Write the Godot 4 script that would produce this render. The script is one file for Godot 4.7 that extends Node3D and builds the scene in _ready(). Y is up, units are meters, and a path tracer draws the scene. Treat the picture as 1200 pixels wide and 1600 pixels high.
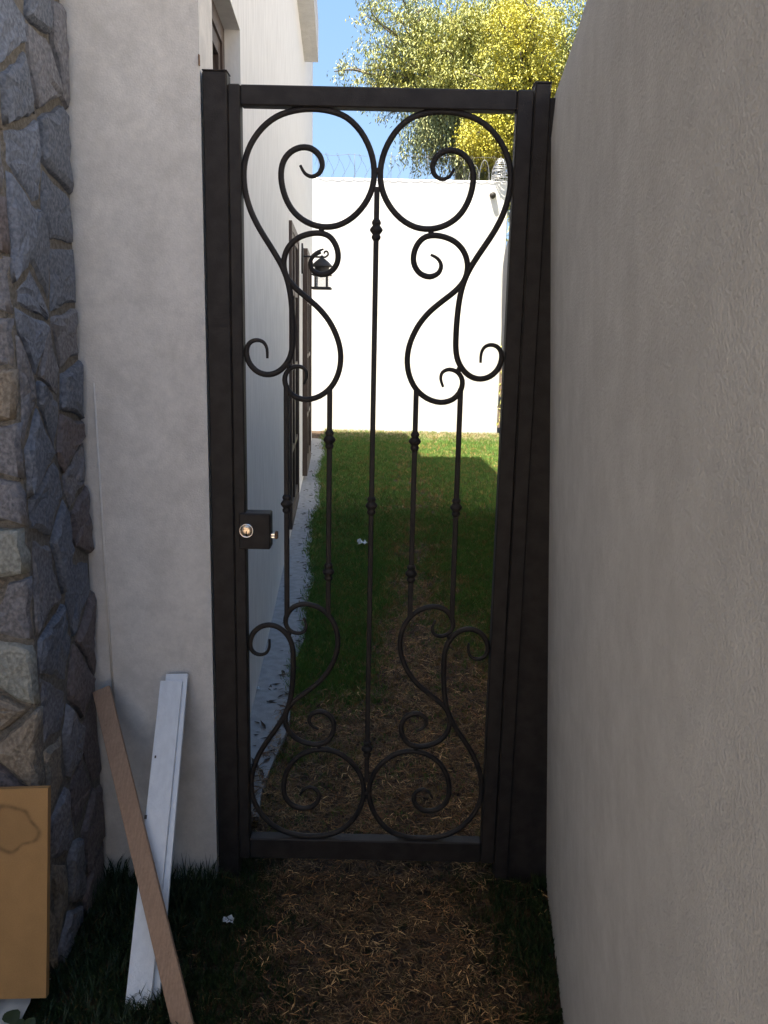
extends Node3D

# ------------------------------------------------------------------ helpers
var rng := RandomNumberGenerator.new()
var used := {}
var M := {}

func numbered(n: String) -> String:
	var k: int = used.get(n, 0)
	used[n] = k + 1
	return n if k == 0 else "%s_%03d" % [n, k]

func thing(called: String, label: String, category: String, at := Vector3.ZERO, group := "") -> Node3D:
	var o := Node3D.new()
	o.name = numbered(called)
	add_child(o)
	o.position = at
	o.set_meta("label", label)
	o.set_meta("category", category)
	if group != "": o.set_meta("group", group)
	return o

func tag(o: Node3D, label: String, category: String, group := "") -> void:
	o.set_meta("label", label)
	o.set_meta("category", category)
	if group != "": o.set_meta("group", group)

func begin() -> SurfaceTool:
	var st := SurfaceTool.new()
	st.begin(Mesh.PRIMITIVE_TRIANGLES)
	return st

func part(called: String, st: SurfaceTool, m: Material, parent: Node = self) -> MeshInstance3D:
	var o := MeshInstance3D.new()
	o.name = numbered(called) if parent == self else called
	st.generate_normals()
	o.mesh = st.commit()
	o.material_override = m
	parent.add_child(o, true)
	return o

func tri(st: SurfaceTool, a: Vector3, b: Vector3, c: Vector3) -> void:
	st.add_vertex(a); st.add_vertex(b); st.add_vertex(c)

func quad(st: SurfaceTool, a: Vector3, b: Vector3, c: Vector3, d: Vector3) -> void:
	tri(st, a, b, c); tri(st, a, c, d)

const FLAT := 4294967295
# box with chamfered edges
func box(st: SurfaceTool, c: Vector3, s: Vector3, ch := 0.002, xf := Transform3D.IDENTITY) -> void:
	st.set_smooth_group(FLAT)
	var h := s * 0.5
	ch = minf(ch, minf(h.x, minf(h.y, h.z)) * 0.9)
	var sets := []
	for axis in 3:
		for sg in [-1.0, 1.0]:
			var u := (axis + 1) % 3
			var v := (axis + 2) % 3
			var p := []
			for q in [[-1.0, -1.0], [1.0, -1.0], [1.0, 1.0], [-1.0, 1.0]]:
				var w := Vector3.ZERO
				w[axis] = sg * h[axis]
				w[u] = q[0] * (h[u] - ch)
				w[v] = q[1] * (h[v] - ch)
				p.append(xf * (c + w))
			if sg > 0: p.reverse()
			quad(st, p[0], p[1], p[2], p[3])
	for axis in 3: # edges running along axis
		var u := (axis + 1) % 3
		var v := (axis + 2) % 3
		for q in [[-1.0, -1.0], [1.0, -1.0], [1.0, 1.0], [-1.0, 1.0]]:
			var p := []
			for e in [[-1.0, 0], [1.0, 0], [1.0, 1], [-1.0, 1]]:
				var w := Vector3.ZERO
				w[axis] = e[0] * (h[axis] - ch)
				w[u] = q[0] * (h[u] - (ch if e[1] == 1 else 0.0))
				w[v] = q[1] * (h[v] - (ch if e[1] == 0 else 0.0))
				p.append(xf * (c + w))
			if q[0] * q[1] < 0: p.reverse()
			quad(st, p[0], p[1], p[2], p[3])
	for sx in [-1.0, 1.0]:
		for sy in [-1.0, 1.0]:
			for sz in [-1.0, 1.0]:
				var a := xf * (c + Vector3(sx * h.x, sy * (h.y - ch), sz * (h.z - ch)))
				var b := xf * (c + Vector3(sx * (h.x - ch), sy * h.y, sz * (h.z - ch)))
				var d := xf * (c + Vector3(sx * (h.x - ch), sy * (h.y - ch), sz * h.z))
				if sx * sy * sz > 0: tri(st, a, d, b)
				else: tri(st, a, b, d)

# upright prism over an XZ outline (clockwise or not), y0..y1
func prism(st: SurfaceTool, pts: Array, y0: float, y1: float) -> void:
	st.set_smooth_group(FLAT)
	var n := pts.size()
	var area := 0.0
	for i in n:
		var a: Vector2 = pts[i]
		var b: Vector2 = pts[(i + 1) % n]
		area += a.x * b.y - b.x * a.y
	if area < 0:
		pts = pts.duplicate()
		pts.reverse()
	for i in n:
		var a: Vector2 = pts[i]
		var b: Vector2 = pts[(i + 1) % n]
		quad(st, Vector3(a.x, y0, a.y), Vector3(a.x, y1, a.y), Vector3(b.x, y1, b.y), Vector3(b.x, y0, b.y))
	for i in range(1, n - 1):
		var a: Vector2 = pts[0]
		var b: Vector2 = pts[i]
		var c: Vector2 = pts[i + 1]
		tri(st, Vector3(a.x, y1, a.y), Vector3(b.x, y1, b.y), Vector3(c.x, y1, c.y))
		tri(st, Vector3(a.x, y0, a.y), Vector3(c.x, y0, c.y), Vector3(b.x, y0, b.y))

# eight-cornered solid from two quads (near face then far face, same order)
func hexa(st: SurfaceTool, a: Array, b: Array) -> void:
	st.set_smooth_group(FLAT)
	quad(st, a[0], a[1], a[2], a[3])
	quad(st, b[3], b[2], b[1], b[0])
	for i in 4:
		var j := (i + 1) % 4
		quad(st, a[j], a[i], b[i], b[j])

func tube(st: SurfaceTool, pts: Array, radii: Array, sides := 10, squash := 1.0) -> void:
	st.set_smooth_group(1)
	var n := pts.size()
	var rings := []
	var nrm := Vector3.ZERO
	for i in n:
		var t: Vector3 = (pts[mini(i + 1, n - 1)] - pts[maxi(i - 1, 0)]).normalized()
		if i == 0:
			nrm = t.cross(Vector3.UP if absf(t.y) < 0.9 else Vector3.RIGHT).normalized()
		else:
			nrm = (nrm - t * nrm.dot(t)).normalized()
		var bi := t.cross(nrm)
		var ring := []
		for k in sides:
			var a := TAU * k / sides
			ring.append(pts[i] + (nrm * cos(a) * squash + bi * sin(a)) * radii[i])
		rings.append(ring)
	for i in n - 1:
		for k in sides:
			var k2 := (k + 1) % sides
			quad(st, rings[i][k], rings[i + 1][k], rings[i + 1][k2], rings[i][k2])
	for k in sides:
		var k2 := (k + 1) % sides
		tri(st, pts[0], rings[0][k], rings[0][k2])
		tri(st, pts[n - 1], rings[n - 1][k2], rings[n - 1][k])

func same(r: float, n: int) -> Array:
	var a := []
	a.resize(n)
	a.fill(r)
	return a

# surface of revolution about a vertical axis; profile of Vector2(radius, y)
func lathe(st: SurfaceTool, at: Vector3, prof: Array, sides := 16, xf := Basis.IDENTITY) -> void:
	st.set_smooth_group(1)
	for i in prof.size() - 1:
		for k in sides:
			var a := TAU * k / sides
			var b := TAU * (k + 1) / sides
			var p: Vector2 = prof[i]
			var q: Vector2 = prof[i + 1]
			var v0 := at + xf * Vector3(p.x * cos(a), p.y, p.x * sin(a))
			var v1 := at + xf * Vector3(q.x * cos(a), q.y, q.x * sin(a))
			var v2 := at + xf * Vector3(q.x * cos(b), q.y, q.x * sin(b))
			var v3 := at + xf * Vector3(p.x * cos(b), p.y, p.x * sin(b))
			if p.x < 1e-6: tri(st, v0, v1, v2)
			elif q.x < 1e-6: tri(st, v0, v1, v3)
			else: quad(st, v0, v1, v2, v3)

func smooth_path(p: Array, per: int) -> Array:
	var out := []
	var n := p.size()
	for i in n - 1:
		var a = p[maxi(i - 1, 0)]
		var b = p[i]
		var c = p[i + 1]
		var d = p[mini(i + 2, n - 1)]
		for k in per:
			var t := float(k) / per
			out.append(b.cubic_interpolate(c, a, d, t))
	out.append(p[n - 1])
	return out

func lin(r: float, g: float, b: float) -> Color:
	return Color(r, g, b).linear_to_srgb()

func noise(seed_: int, freq: float, oct := 4, kind := FastNoiseLite.TYPE_SIMPLEX_SMOOTH) -> FastNoiseLite:
	var n := FastNoiseLite.new()
	n.seed = seed_
	n.frequency = freq
	n.noise_type = kind
	n.fractal_octaves = oct
	return n

func noise_tex(n: FastNoiseLite, size: int, ramp: Array, bump := 0.0) -> NoiseTexture2D:
	var t := NoiseTexture2D.new()
	t.width = size
	t.height = size
	t.seamless = true
	t.noise = n
	if bump > 0.0:
		t.as_normal_map = true
		t.bump_strength = bump
	elif ramp.size() > 0:
		var g := Gradient.new()
		var off := PackedFloat32Array()
		var col := PackedColorArray()
		for r in ramp:
			off.append(r[0])
			col.append(r[1])
		g.offsets = off
		g.colors = col
		t.color_ramp = g
	return t

func mat(c: Color, rough := 0.8, metal := 0.0) -> StandardMaterial3D:
	var m := StandardMaterial3D.new()
	m.albedo_color = c
	m.roughness = rough
	m.metallic = metal
	return m

# plaster: faint large blotches with strong fine grit on top
func plaster(lo: Color, hi: Color, seed_: int, scale: float, bump: float) -> StandardMaterial3D:
	var m := mat(Color.WHITE, 0.92)
	var n := noise(seed_, 0.004, 9, FastNoiseLite.TYPE_SIMPLEX_SMOOTH)
	n.fractal_gain = 0.83
	m.albedo_texture = noise_tex(n, 1024, [[0.2, lo], [0.8, hi]])
	var b := noise(seed_ + 1, 0.12, 4)
	b.fractal_gain = 0.75
	m.normal_enabled = true
	m.normal_texture = noise_tex(b, 1024, [], bump)
	m.uv1_triplanar = true
	m.uv1_world_triplanar = true
	m.uv1_scale = Vector3.ONE * scale
	return m

# a stone/plaster-like material: mottled colour over world-space planes with grain
func rough_mat(lo: Color, hi: Color, seed_: int, freq: float, scale: Vector3, bump_seed: int, bump: float, bump_freq := 0.06, rough := 0.9) -> StandardMaterial3D:
	var m := mat(Color.WHITE, rough)
	m.albedo_texture = noise_tex(noise(seed_, freq, 5), 512, [[0.25, lo], [0.75, hi]])
	m.normal_enabled = true
	m.normal_texture = noise_tex(noise(bump_seed, bump_freq, 4), 512, [], bump)
	m.normal_scale = 1.0
	m.uv1_triplanar = true
	m.uv1_world_triplanar = true
	m.uv1_scale = scale
	return m

func varied(m: StandardMaterial3D) -> StandardMaterial3D:
	m.vertex_color_use_as_albedo = true
	return m

# ------------------------------------------------------------------ the places of things
const GX := -0.0322          # middle of the gate
const GY := 1.055
const GZ := -2.15            # front of the gate
const HOUSE := Vector2(-0.44, -2.15)
var along := Vector2(-0.0572, -1.0).normalized()
var out_of := Vector2(1.0, -0.0572).normalized()

func hp(s: float, d: float) -> Vector2:   # a point s along the side wall of the house, d out of it
	return HOUSE + along * s + out_of * d

func h3(s: float, d: float, y: float) -> Vector3:
	var p := hp(s, d)
	return Vector3(p.x, y, p.y)

func house_block(st: SurfaceTool, s0: float, s1: float, d0: float, d1: float, y0: float, y1: float) -> void:
	prism(st, [hp(s0, d0), hp(s1, d0), hp(s1, d1), hp(s0, d1)], y0, y1)

func right_x(y: float, z: float) -> float:
	return 0.472 - 0.054 * y + 0.103 * (-z - 2.15)

func path_edge(z: float) -> float:
	var w := 0.165 - 0.075 * smoothstep(3.3, 2.5, -z) + 0.02 * sin(z * 2.3) + 0.013 * sin(z * 6.1 + 1.0)
	var s := -z - 2.15
	return HOUSE.x - 0.0572 * s + w

func _ready() -> void:
	rng.seed = 7
	# ---------------- camera
	var cam := Camera3D.new()
	cam.name = "camera"
	cam.transform = Transform3D(Basis(Vector3(0.9998, 0.0203, -0.0043), Vector3(-0.0207, 0.9779, -0.208), Vector3(0.0, 0.208, 0.9781)).orthonormalized(), Vector3(0, 1.5, 0))
	cam.fov = 60.79
	cam.near = 0.05
	cam.far = 400.0
	add_child(cam)
	cam.current = true
	# ---------------- sky and exposure
	var env := Environment.new()
	env.background_mode = Environment.BG_SKY
	var sm := ProceduralSkyMaterial.new()
	sm.sky_top_color = lin(0.17, 0.33, 0.64)
	sm.sky_horizon_color = lin(0.42, 0.60, 0.80)
	sm.sky_curve = 0.18
	sm.ground_bottom_color = lin(0.10, 0.09, 0.08)
	sm.ground_horizon_color = lin(0.30, 0.34, 0.38)
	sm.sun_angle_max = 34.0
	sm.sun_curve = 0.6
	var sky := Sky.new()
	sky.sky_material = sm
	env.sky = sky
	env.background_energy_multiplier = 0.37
	env.tonemap_mode = Environment.TONE_MAPPER_LINEAR
	env.tonemap_exposure = 4.5
	env.sdfgi_enabled = true
	env.ssao_enabled = true
	env.ssil_enabled = true
	var we := WorldEnvironment.new()
	we.name = "world_environment"
	we.environment = env
	add_child(we)
	# ---------------- sun
	var sun := DirectionalLight3D.new()
	sun.name = "sun"
	sun.light_energy = 1.6
	sun.light_color = Color(1.0, 0.96, 0.89)
	sun.light_angular_distance = 0.5
	sun.shadow_enabled = true
	add_child(sun)
	sun.look_at_from_position(Vector3.ZERO, Vector3(0.25, -0.945, -0.19), Vector3.FORWARD)

	materials()
	ground()
	house()
	walls()
	stone_column()
	gate()
	lantern()
	razor_wire()
	trees()
	boards()
	grass()
	litter()

func materials() -> void:
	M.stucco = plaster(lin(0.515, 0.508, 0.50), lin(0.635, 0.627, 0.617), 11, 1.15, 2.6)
	M.cream = plaster(lin(0.60, 0.565, 0.525), lin(0.76, 0.715, 0.665), 13, 1.3, 1.0)
	M.brushed = rough_mat(lin(0.72, 0.70, 0.67), lin(0.80, 0.78, 0.75), 21, 0.02, Vector3(1.4, 0.4, 1.4), 22, 0.35, 0.1)
	M.white_wall = rough_mat(lin(0.76, 0.75, 0.73), lin(0.83, 0.82, 0.80), 31, 0.012, Vector3(0.7, 0.7, 0.7), 12, 1.0, 0.2)
	M.iron = rough_mat(lin(0.023, 0.0185, 0.0165), lin(0.034, 0.028, 0.025), 41, 0.012, Vector3(3, 3, 3), 42, 0.5, 0.15, 0.55)
	M.iron.metallic_specular = 0.35
	M.iron_dark = mat(lin(0.02, 0.017, 0.015), 0.6)
	M.brass = mat(lin(0.70, 0.57, 0.45), 0.3, 1.0)
	M.chrome = mat(lin(0.75, 0.72, 0.70), 0.25, 1.0)
	M.rust = rough_mat(lin(0.10, 0.05, 0.025), lin(0.30, 0.17, 0.09), 51, 0.05, Vector3(8, 8, 8), 52, 4.0)
	M.timber = rough_mat(lin(0.06, 0.038, 0.028), lin(0.09, 0.058, 0.044), 61, 0.03, Vector3(6, 0.8, 6), 62, 2.0, 0.05, 0.5)
	M.glass = mat(Color(0.09, 0.10, 0.11), 0.06)
	M.dark = mat(lin(0.02, 0.02, 0.02), 0.95)
	M.concrete = rough_mat(lin(0.27, 0.265, 0.26), lin(0.34, 0.335, 0.33), 71, 0.02, Vector3(1.6, 1.6, 1.6), 72, 0.8, 0.2)
	M.bounce_paving = rough_mat(lin(0.44, 0.36, 0.27), lin(0.54, 0.45, 0.345), 73, 0.02, Vector3(0.8, 0.8, 0.8), 72, 2.0, 0.08)
	M.soil = rough_mat(lin(0.03, 0.017, 0.008), lin(0.10, 0.055, 0.024), 81, 0.03, Vector3(1.3, 1.3, 1.3), 82, 9.0, 0.1)
	M.mortar = rough_mat(lin(0.13, 0.115, 0.095), lin(0.22, 0.195, 0.165), 91, 0.03, Vector3(4, 4, 4), 92, 7.0, 0.12)
	M.stones = []
	var tones := [
		[lin(0.105, 0.118, 0.150), lin(0.225, 0.245, 0.295)],
		[lin(0.088, 0.097, 0.120), lin(0.19, 0.205, 0.24)],
		[lin(0.115, 0.112, 0.122), lin(0.24, 0.232, 0.245)],
		[lin(0.16, 0.13, 0.10), lin(0.31, 0.26, 0.20)],
		[lin(0.19, 0.19, 0.168), lin(0.35, 0.35, 0.31)],
		[lin(0.10, 0.082, 0.08), lin(0.20, 0.165, 0.16)],
	]
	for i in tones.size():
		M.stones.append(rough_mat(tones[i][0], tones[i][1], 100 + i, 0.045, Vector3(3.6, 3.0, 3.6), 120 + i % 2, 4.0, 0.08, 0.8))
	M.galv = mat(lin(0.42, 0.43, 0.44), 0.4, 0.7)
	M.wire = mat(lin(0.10, 0.10, 0.105), 0.6)
	M.bark = rough_mat(lin(0.07, 0.055, 0.04), lin(0.17, 0.14, 0.11), 131, 0.05, Vector3(3, 1, 3), 132, 8.0)
	M.mdf = rough_mat(lin(0.30, 0.17, 0.072), lin(0.36, 0.21, 0.09), 141, 0.02, Vector3(3, 3, 3), 142, 2.0, 0.2, 0.7)
	M.raw_board = rough_mat(lin(0.33, 0.205, 0.13), lin(0.45, 0.285, 0.185), 151, 0.03, Vector3(9, 1.2, 9), 152, 2.0, 0.1, 0.75)
	M.paint = rough_mat(lin(0.74, 0.755, 0.78), lin(0.82, 0.835, 0.855), 161, 0.02, Vector3(5, 2, 5), 162, 1.5, 0.1, 0.45)
	M.mark = mat(lin(0.10, 0.08, 0.07), 0.8)
	M.paper = mat(lin(0.62, 0.64, 0.66), 0.6)
	M.sheet = mat(lin(0.36, 0.37, 0.37), 0.4)
	M.leaf_dark = mat(lin(0.03, 0.05, 0.02), 0.6)
	M.leaf_dark.backlight = Color(0.25, 0.3, 0.15)
	M.blade = varied(mat(Color.WHITE, 0.65))
	M.blade.backlight = Color(0.3, 0.3, 0.3)
	M.leaf = varied(mat(Color.WHITE, 0.55))
	M.leaf.backlight = Color(0.55, 0.55, 0.4)
	M.straw = varied(mat(Color.WHITE, 0.7))

func ground() -> void:
	var st := begin()
	st.set_smooth_group(1)
	var n := noise(5, 1.4, 3)
	# fine sheet where the camera looks, then wide flat skirts out to the horizon
	var xs := []
	var zs := []
	for i in 57: xs.append(-1.6 + i * 0.075)
	for i in 189: zs.append(0.6 - i * 0.075)
	xs.push_front(-150.0); xs.append(150.0)
	zs.push_front(150.0); zs.append(-150.0)
	for i in xs.size() - 1:
		for j in zs.size() - 1:
			var c := []
			for q in [[0, 0], [1, 0], [1, 1], [0, 1]]:
				var x: float = xs[i + q[0]]
				var z: float = zs[j + q[1]]
				c.append(Vector3(x, -0.006 + 0.012 * n.get_noise_2d(x * 3.0, z * 3.0), z))
			quad(st, c[0], c[3], c[2], c[1])
	part("ground", st, M.soil).set_meta("kind", "structure")
	var pv := begin()
	box(pv, Vector3(0, -0.03, 13.0), Vector3(44, 0.08, 27.6), 0.004)
	part("bounce_slab", pv, M.bounce_paving).set_meta("kind", "structure")  # unseen slab added behind the viewer to bounce warm light forward
	# concrete strip along the house
	var p := begin()
	p.set_smooth_group(FLAT)
	var z := -2.42
	while z > -11.5:
		var z2 := z - 0.12
		var a0 := HOUSE.x - 0.0572 * (-z - 2.15) - 0.01
		var a1 := HOUSE.x - 0.0572 * (-z2 - 2.15) - 0.01
		var y := 0.022
		quad(p, Vector3(path_edge(z), y, z), Vector3(a0, y + 0.006, z), Vector3(a1, y + 0.006, z2), Vector3(path_edge(z2), y, z2))
		quad(p, Vector3(path_edge(z), -0.05, z), Vector3(path_edge(z), y, z), Vector3(path_edge(z2), y, z2), Vector3(path_edge(z2), -0.05, z2))
		z = z2
	part("path", p, M.concrete).set_meta("kind", "structure")

func opening(root: Node3D, kind: String, s0: float, s1: float, y0: float, y1: float, leaves: int, bars: Array, dd: float) -> void:
	var pad := 0.055
	var st := begin()
	for e in [[s0, s0 + pad, y0, y1], [s1 - pad, s1, y0, y1], [s0 + pad, s1 - pad, y1 - pad, y1], [s0 + pad, s1 - pad, y0, y0 + pad]]:
		house_block(st, e[0], e[1], dd - 0.15, dd - 0.08, e[2], e[3])
	var d := part(kind, st, M.timber, root)
	var w := (s1 - s0 - 2 * pad) / leaves
	for k in leaves:
		var a := s0 + pad + k * w
		var f := begin()
		var r := 0.045
		for e in [[a, a + r, y0 + pad, y1 - pad], [a + w - r, a + w, y0 + pad, y1 - pad], [a + r, a + w - r, y1 - pad - r, y1 - pad], [a + r, a + w - r, y0 + pad, y0 + pad + r * 1.6]]:
			house_block(f, e[0] + 0.002, e[1] - 0.002, dd - 0.14, dd - 0.087, e[2], e[3])
		part("frame", f, M.timber, d)
		for b in bars:
			var g := begin()
			house_block(g, a + r, a + w - r, dd - 0.135, dd - 0.09, b - 0.018, b + 0.018)
			part("glazing_bar", g, M.timber, d)
		var gl := begin()
		house_block(gl, a + r - 0.004, a + w - r + 0.004, dd - 0.122, dd - 0.116, y0 + pad + r, y1 - pad - r + 0.004)
		part("pane", gl, M.glass, d)

func house() -> void:
	var root := thing("house", "tall pale plastered house with the lantern and dark timber doors on its side wall", "house")
	# front return beside the gate, mitred to the side wall
	var f := begin()
	prism(f, [HOUSE, Vector2(-6.5, -2.15), Vector2(-6.5, -2.375), hp(0.225, -0.2), hp(0.225, 0.0)], -0.1, 4.62)
	part("front_wall", f, M.cream, root)
	# side wall in pieces around its openings
	var st := begin()
	var T := 4.62
	var W := [0.225, 0.89, 1.15, 2.414]      # window: s0 s1 y0 y1
	var A := [3.78, 4.95, 0.10, 2.16]
	var B := [6.12, 7.48, 0.08, 2.18]
	var END := 9.29
	house_block(st, W[0], W[1], -0.3, 0.0, -0.1, W[2])
	house_block(st, W[0], W[1], -0.3, 0.0, W[3], T)
	house_block(st, W[1], A[0], -0.3, 0.0, -0.1, T)
	for D in [A, B]:
		house_block(st, D[0], D[1], -0.3, 0.0, -0.1, D[2])
		house_block(st, D[0], D[1], -0.3, 0.0, D[3], T)
	house_block(st, A[1], B[0], -0.3, 0.0, -0.1, T)
	house_block(st, B[1], END, -0.3, 0.0, -0.1, T)
	part("side_wall", st, M.brushed, root)
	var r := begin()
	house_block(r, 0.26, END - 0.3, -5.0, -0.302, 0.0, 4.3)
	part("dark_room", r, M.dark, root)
	var b := begin()
	house_block(b, END - 0.28, END, -5.2, -0.302, -0.1, T)
	house_block(b, 0.24, END - 0.29, -5.9, -5.02, -0.1, T)
	part("back_wall", b, M.brushed, root)
	opening(root, "window", W[0], W[1], W[2], W[3], 1, [1.8], 0.03)
	opening(root, "door", A[0], A[1], A[2], A[3], 2, [0.62, 1.2, 1.72], 0.10)
	opening(root, "door", B[0], B[1], B[2], B[3], 2, [0.62, 1.2, 1.72], 0.125)
	# overhanging band and the storey above it, over the nearer part
	var e := begin()
	house_block(e, -0.02, 6.56, -5.9, 0.125, 3.86, 4.2)
	house_block(e, -0.02, 6.56, -5.9, 0.02, 4.203, 7.3)
	var o := part("upper_storey", e, M.stucco, root)
	o.set_meta("label", "beige overhanging band with the storey above")
	var rf := begin()
	house_block(rf, 6.563, END + 0.04, -5.9, 0.03, 4.623, 4.72)
	part("roof", rf, M.concrete, root)
	# added slab above the frame, only to shade the ground before the gate
	var pr := begin()
	box(pr, Vector3(-1.6, 5.55, -0.06), Vector3(2.3, 0.22, 4.17), 0.01)
	part("shade_slab", pr, M.stucco, root)
	# unseen block added left of the column to keep light off the right wall
	var wg := begin()
	box(wg, Vector3(-4.6, 2.8, 2.35), Vector3(3.7, 5.8, 8.98), 0.01)
	part("shade_block", wg, M.stucco, root)
	# plaster seam by the stone column, and the rusty peg over the gate post
	var s := begin()
	tube(s, [Vector3(-0.716, 1.35, -2.149), Vector3(-0.71, 0.9, -2.149), Vector3(-0.703, 0.5, -2.149)], [0.002, 0.0035, 0.003], 6)
	part("plaster_seam", s, M.cream, root)
	var g := begin()
	box(g, Vector3(-0.4405, 2.082, -2.148), Vector3(0.003, 0.024, 0.008), 0.0008)
	part("peg", g, M.rust, root)

func walls() -> void:
	# near wall on the right, leaning a little towards the passage
	var st := begin()
	st.set_smooth_group(1)
	var n := noise(17, 0.9, 2)
	var zs := []
	var z := 6.0
	while z > -7.0:
		zs.append(z)
		z -= 0.1
	zs.append(-7.0)
	var pts := []
	for zz in zs:
		var row := []
		for k in 22:
			var y := -0.1 + 2.135 * k / 21.0
			var rnd := maxf(0.0, y - 1.985) / 0.05
			row.append(Vector3(right_x(y, zz) + 0.003 * n.get_noise_2d(zz * 0.8, y * 0.8) + 0.012 * rnd * rnd, y, zz))
		pts.append(row)
	for i in zs.size() - 1:
		for k in 21:
			quad(st, pts[i][k], pts[i][k + 1], pts[i + 1][k + 1], pts[i + 1][k])
	st.set_smooth_group(FLAT)
	for i in zs.size() - 1:
		var a: Vector3 = pts[i][21]
		var b: Vector3 = pts[i + 1][21]
		var c := Vector3(right_x(2.035, zs[i]) + 0.30, 2.035, zs[i])
		var d := Vector3(right_x(2.035, zs[i + 1]) + 0.30, 2.035, zs[i + 1])
		quad(st, a, c, d, b)
		quad(st, c, Vector3(c.x, -0.1, c.z), Vector3(d.x, -0.1, d.z), d)
	for i in [0, zs.size() - 1]:
		for k in 21:
			var a: Vector3 = pts[i][k]
			var b: Vector3 = pts[i][k + 1]
			var x2 := right_x(2.035, zs[i]) + 0.30
			quad(st, a, b, Vector3(x2, b.y, b.z), Vector3(x2, a.y, a.z))
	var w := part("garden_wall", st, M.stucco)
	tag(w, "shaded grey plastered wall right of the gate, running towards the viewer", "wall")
	# white wall closing the yard
	var f := begin()
	box(f, Vector3(-2.19, 1.69, -12.76), Vector3(7.62, 3.58, 0.22), 0.01)
	w = part("garden_wall", f, M.white_wall)
	tag(w, "high sunlit white wall closing the far end of the lawn", "wall")
	var nb := thing("bounce_block", "unseen pale block added beyond the grey wall on the right to bounce sunlight", "house", Vector3(6.4, 0, -3.2))  # added out of view to throw sunlight back onto the house wall
	var nw := begin()
	box(nw, Vector3(0, 2.9, 0), Vector3(6.0, 6.0, 16.0), 0.01)
	part("wall", nw, M.white_wall, nb)
	nw = begin()
	box(nw, Vector3(0, 5.98, 0), Vector3(6.5, 0.16, 15.5), 0.01)
	part("roof", nw, M.concrete, nb)
	var k := begin()
	lathe(k, Vector3(1.405, 3.29, -12.65), [Vector2(0.0, 0.05), Vector2(0.03, 0.05), Vector2(0.042, 0.035), Vector2(0.045, 0.0)], 14, Basis(Vector3.RIGHT, PI / 2))
	tag(part("wall_cap", k, M.iron_dark), "small dark round cap on the white wall, below the coiled wire", "fixture")  # dark dot built as a small round cap, purpose unknown

# ------------------------------------------------------------------ stones
func clip(poly: Array, mid: Vector2, nrm: Vector2) -> Array:
	var res := []
	var n := poly.size()
	for i in n:
		var a: Vector2 = poly[i]
		var b: Vector2 = poly[(i + 1) % n]
		var da := (a - mid).dot(nrm)
		var db := (b - mid).dot(nrm)
		if da <= 0: res.append(a)
		if (da < 0 and db > 0) or (da > 0 and db < 0): res.append(a.lerp(b, da / (da - db)))
	return res

# a rough flat stone: outline in (u, v), placed by origin + u*U + v*V, standing out along N
func stone(root: Node3D, outline: Array, m: Material, O: Vector3, U: Vector3, V: Vector3, N: Vector3, proud: float) -> void:
	var c := Vector2.ZERO
	for p in outline: c += p
	c /= outline.size()
	var ring := []
	var n := outline.size()
	for i in n:
		var a: Vector2 = outline[i]
		var b: Vector2 = outline[(i + 1) % n]
		var steps := maxi(1, int(round((b - a).length() / 0.035)))
		for k in steps:
			var p := a.lerp(b, float(k) / steps)
			var to := (c - p).normalized()
			ring.append(p + to * (0.002 + rng.randf() * 0.010) + Vector2(-to.y, to.x) * rng.randf_range(-0.004, 0.004))
	var tilt := Vector2(rng.randf_range(-0.06, 0.06), rng.randf_range(-0.06, 0.06))
	var st := begin()
	st.set_smooth_group(1)
	var layers := [[0.0, 0.0], [0.0, 0.45], [0.07, 0.82], [0.2, 1.0], [0.55, 1.06]]
	var rows := []
	for l in layers:
		var row := []
		for p in ring:
			var q: Vector2 = p.lerp(c, l[0])
			var h: float = proud * l[1]
			if l[1] > 0.8: h += tilt.dot(q - c) + rng.randf_range(-0.0035, 0.0035)
			row.append(O + U * q.x + V * q.y + N * h)
		rows.append(row)
	var k := ring.size()
	for r in rows.size() - 1:
		st.set_smooth_group(1 if r < 2 else FLAT)
		for i in k:
			var j := (i + 1) % k
			quad(st, rows[r][i], rows[r + 1][i], rows[r + 1][j], rows[r][j])
	var top := O + U * c.x + V * c.y + N * proud * 1.05
	for i in k:
		tri(st, rows[-1][i], top, rows[-1][(i + 1) % k])
	part("stone", st, m, root)

func cells(seeds: Array, lo: Vector2, hi: Vector2, squash: float) -> Array:
	var out := []
	for i in seeds.size():
		var a: Vector2 = seeds[i]
		if a.x < lo.x or a.x > hi.x or a.y < lo.y or a.y > hi.y:
			out.append([])
			continue
		var poly := [lo, Vector2(hi.x, lo.y), hi, Vector2(lo.x, hi.y)]
		for j in seeds.size():
			if i == j: continue
			var d: Vector2 = seeds[j] - a
			poly = clip(poly, a + d * 0.5, Vector2(d.x, d.y * squash))
			if poly.size() < 3: break
		out.append(poly)
	return out

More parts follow.
